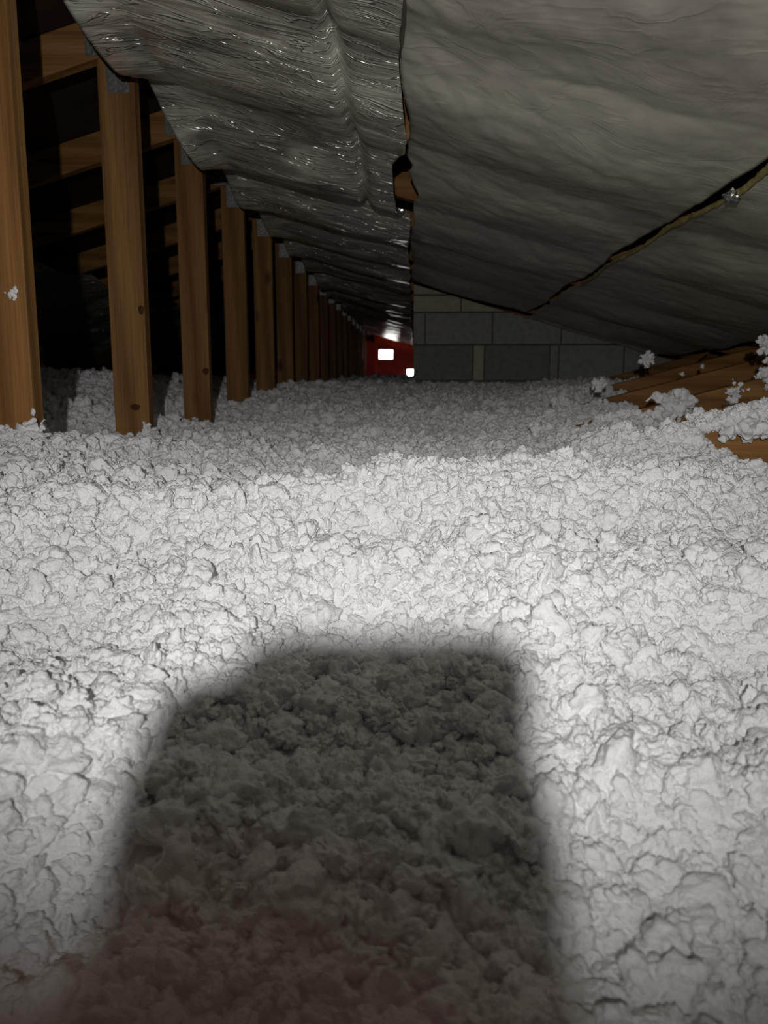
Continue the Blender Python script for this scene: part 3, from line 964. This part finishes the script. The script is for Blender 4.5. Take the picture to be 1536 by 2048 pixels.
def person():
    bm = bmesh.new()
    def cap(a, b, ra, rb):
        a, b = Vector(a), Vector(b)
        ax = (b - a)
        n = max(2, int(ax.length / (min(ra, rb) * .6)) + 1)
        for k in range(n + 1):
            t = k / n
            c = a.lerp(b, t)
            bmesh.ops.create_icosphere(bm, subdivisions=2, radius=ra + (rb - ra) * t, matrix=Matrix.Translation(c))
    def chain(pts):
        for (a, ra), (b, rb) in zip(pts[:-1], pts[1:]):
            cap(a, b, ra, rb)
    W = lambda x, y, h: Vector((x - .03, y, C + h))
    gz = -.15
    chain([(W(0, -1.22, -.19), .13), (W(0, -1.0, -.17), .125), (W(0, -.78, -.14), .13), (W(0, -.64, -.11), .125)])
    for s in (-1, 1):
        chain([(W(s * .06, -.9, -.16), .11), (W(s * .09, -.66, -.10), .11), (W(s * .15, -.58, -.08), .065)])
        chain([(W(s * .08, -1.22, -.20), .105), (W(s * .13, -1.62, -.24), .07), (W(s * .14, -1.75, -.25), .06), (W(s * .13, -2.12, -.26), .042)])
        chain([(W(s * .13, -2.12, -.26), .042), (W(s * .14, -2.2, -.30), .035), (W(s * .15, -2.26, -.27), .03)])
        chain([(W(s * .16, -.57, -.08), .062), (W(s * .19, -.36, -.19), .048), (W(s * .19, -.23, -.25), .044)])
    chain([(W(0, -.62, -.05), .075), (W(0, -.50, .02), .058)])
    # head: cranium, jaw, nose, ears
    chain([(W(0, -.435, .075), .082), (W(0, -.405, .085), .084)])
    chain([(W(0, -.43, .035), .066), (W(0, -.37, .005), .045), (W(0, -.345, -.012), .030)])
    chain([(W(0, -.325, .065), .010), (W(0, -.302, .030), .013)])
    for s in (-1, 1):
        chain([(W(s * .084, -.42, .065), .016), (W(s * .088, -.42, .035), .011)])
        cap(W(s * .03, -.335, .075), W(s * .032, -.335, .075), .017, .017)
    # left hand: wrist, palm, four fingers round the phone's edge, thumb on the screen side
    for s, e in ((-1, PHL), (1, PHR)):
        wr = P(e + s * (.010 if s < 0 else .004), -.072, -.165)
        o_ = .0005 if s < 0 else -.0155
        pc = P(e + s * ((.004 if s < 0 else .006) + o_), -.034, -.092)
        chain([(W(s * .19, -.23, -.25), .044), (wr.lerp(W(s * .19, -.23, -.25), .4), .034), (wr, .025), (pc, .022)])
        chain([(pc, .021), (P(e + s * (.006 + o_), -.030, -.060), .018)])
        for k, (u, ext) in enumerate(((-.006, .026), (-.026, .030), (-.046, .028), (-.066, .022))):
            u += .003 if s < 0 else -.004
            k0 = P(e + s * (.010 + o_), -.028, u - .018)
            k1 = P(e + s * (.0095 + o_), -.010, u - .004)
            k2 = P(e + s * (.0085 + o_), .0045, u)
            k3 = P(e - s * (ext - .012), .0065, u + .001)
            chain([(pc, .014), (k0, .0105), (k1, .0092), (k2, .0086), (k3, .0072)])
        chain([(pc, .016), (P(e - s * .004, -.034, -.060), .0125), (P(e - s * .016, -.0245, -.040), .0095), (P(e - s * .022, -.0225, -.022), .008)])
    me = bm_mesh('person', bm)
    o = link('person', me)
    rm = o.modifiers.new('skin', 'REMESH')
    rm.mode = 'VOXEL'
    rm.voxel_size = .0055
    s_ = o.modifiers.new('soften', 'SMOOTH')
    s_.iterations = 3
    dg = bpy.context.evaluated_depsgraph_get()
    m2 = bpy.data.meshes.new_from_object(o.evaluated_get(dg))
    o.modifiers.clear()
    o.data = m2
    m2.materials.clear()
    m2.materials.append(plain('bounce_white_coverall', (0.72, 0.72, 0.72), 0.9, noise=0.3, nscale=40))  # clothing whitened as an unseen reflector, bouncing light into the foreground shadow
    m2.materials.append(plain('skin', (0.55, 0.33, 0.24), 0.55, noise=0.08, nscale=60))
    n = len(m2.polygons)
    cen = np.empty(n * 3, np.float32)
    m2.polygons.foreach_get('center', cen)
    cen = cen.reshape(-1, 3)
    sk = ((cen[:, 1] > -.085) | ((cen[:, 1] > -.53) & (cen[:, 2] > C - .04) & (np.abs(cen[:, 0] + .03) < .11)))
    m2.polygons.foreach_set('material_index', sk.astype(np.int32))
    m2.polygons.foreach_set('use_smooth', np.ones(n, bool))
    return o
pe = person()
tag(pe, 'person in coveralls made white to bounce light, lying prone on the insulation, holding up a phone', 'person')

# ------------------------------------------------------------------ headlamp
def headlamp():
    root = empty('headlamp', (LAMP_POS[0], LAMP_POS[1] - .03, LAMP_POS[2]))
    tag(root, 'black headlamp worn on the forehead, lighting the attic', 'headlamp')
    bm = bmesh.new()
    bmesh.ops.create_cone(bm, cap_ends=True, segments=32, radius1=.026, radius2=.021, depth=.024, matrix=Matrix.Translation((0, .008, 0)) @ Matrix.Rotation(math.radians(90), 4, 'X'))
    link('housing', bm_mesh('housing', bm), M['phone'], root)
    bm = bmesh.new()
    bmesh.ops.create_cone(bm, cap_ends=True, segments=32, radius1=.016, radius2=.016, depth=.002, matrix=Matrix.Translation((0, .0212, 0)) @ Matrix.Rotation(math.radians(90), 4, 'X'))
    m, nt, bs, out = new_mat('lit_lamp_lens')
    bs.inputs['Base Color'].default_value = (.9, .9, .9, 1)
    bs.inputs['Emission Color'].default_value = (1, .98, .95, 1)
    bs.inputs['Emission Strength'].default_value = 4.0
    link('lens', bm_mesh('lens', bm), m, root)
    # strap around the head
    bm = bmesh.new()
    n = 40
    cy = -.42 - (LAMP_POS[1] - .03)
    ringv = []
    for k in range(n):
        a = 2 * math.pi * k / n
        for rr in (.0905, .0930):
            for z in (-.012, .012):
                ringv.append(bm.verts.new((rr * math.cos(a), cy + .008 + (rr + .006) * math.sin(a), -.012 + z)))
    for k in range(n):
        a, b = k * 4, ((k + 1) % n) * 4
        for i, j in ((0, 1), (1, 3), (3, 2), (2, 0)):
            bm.faces.new((ringv[a + i], ringv[a + j], ringv[b + j], ringv[b + i]))
    link('strap', bm_mesh('strap', bm, True), M['phone'], root)
    ld = bpy.data.lights.new('headlamp_beam', 'SPOT')
    ld.energy = LAMP_POWER
    ld.color = (1.0, .985, .98)
    ld.spot_size = math.radians(LAMP_SIZE)
    ld.spot_blend = 1.0
    ld.shadow_soft_size = .008
    lo = bpy.data.objects.new('headlamp_beam', ld)
    COL.objects.link(lo)
    lo.parent = root
    lo.location = (0, .03, 0)
    d = Vector(LAMP_AIM) - Vector(LAMP_POS)
    lo.rotation_euler = d.to_track_quat('-Z', 'Y').to_euler()
headlamp()
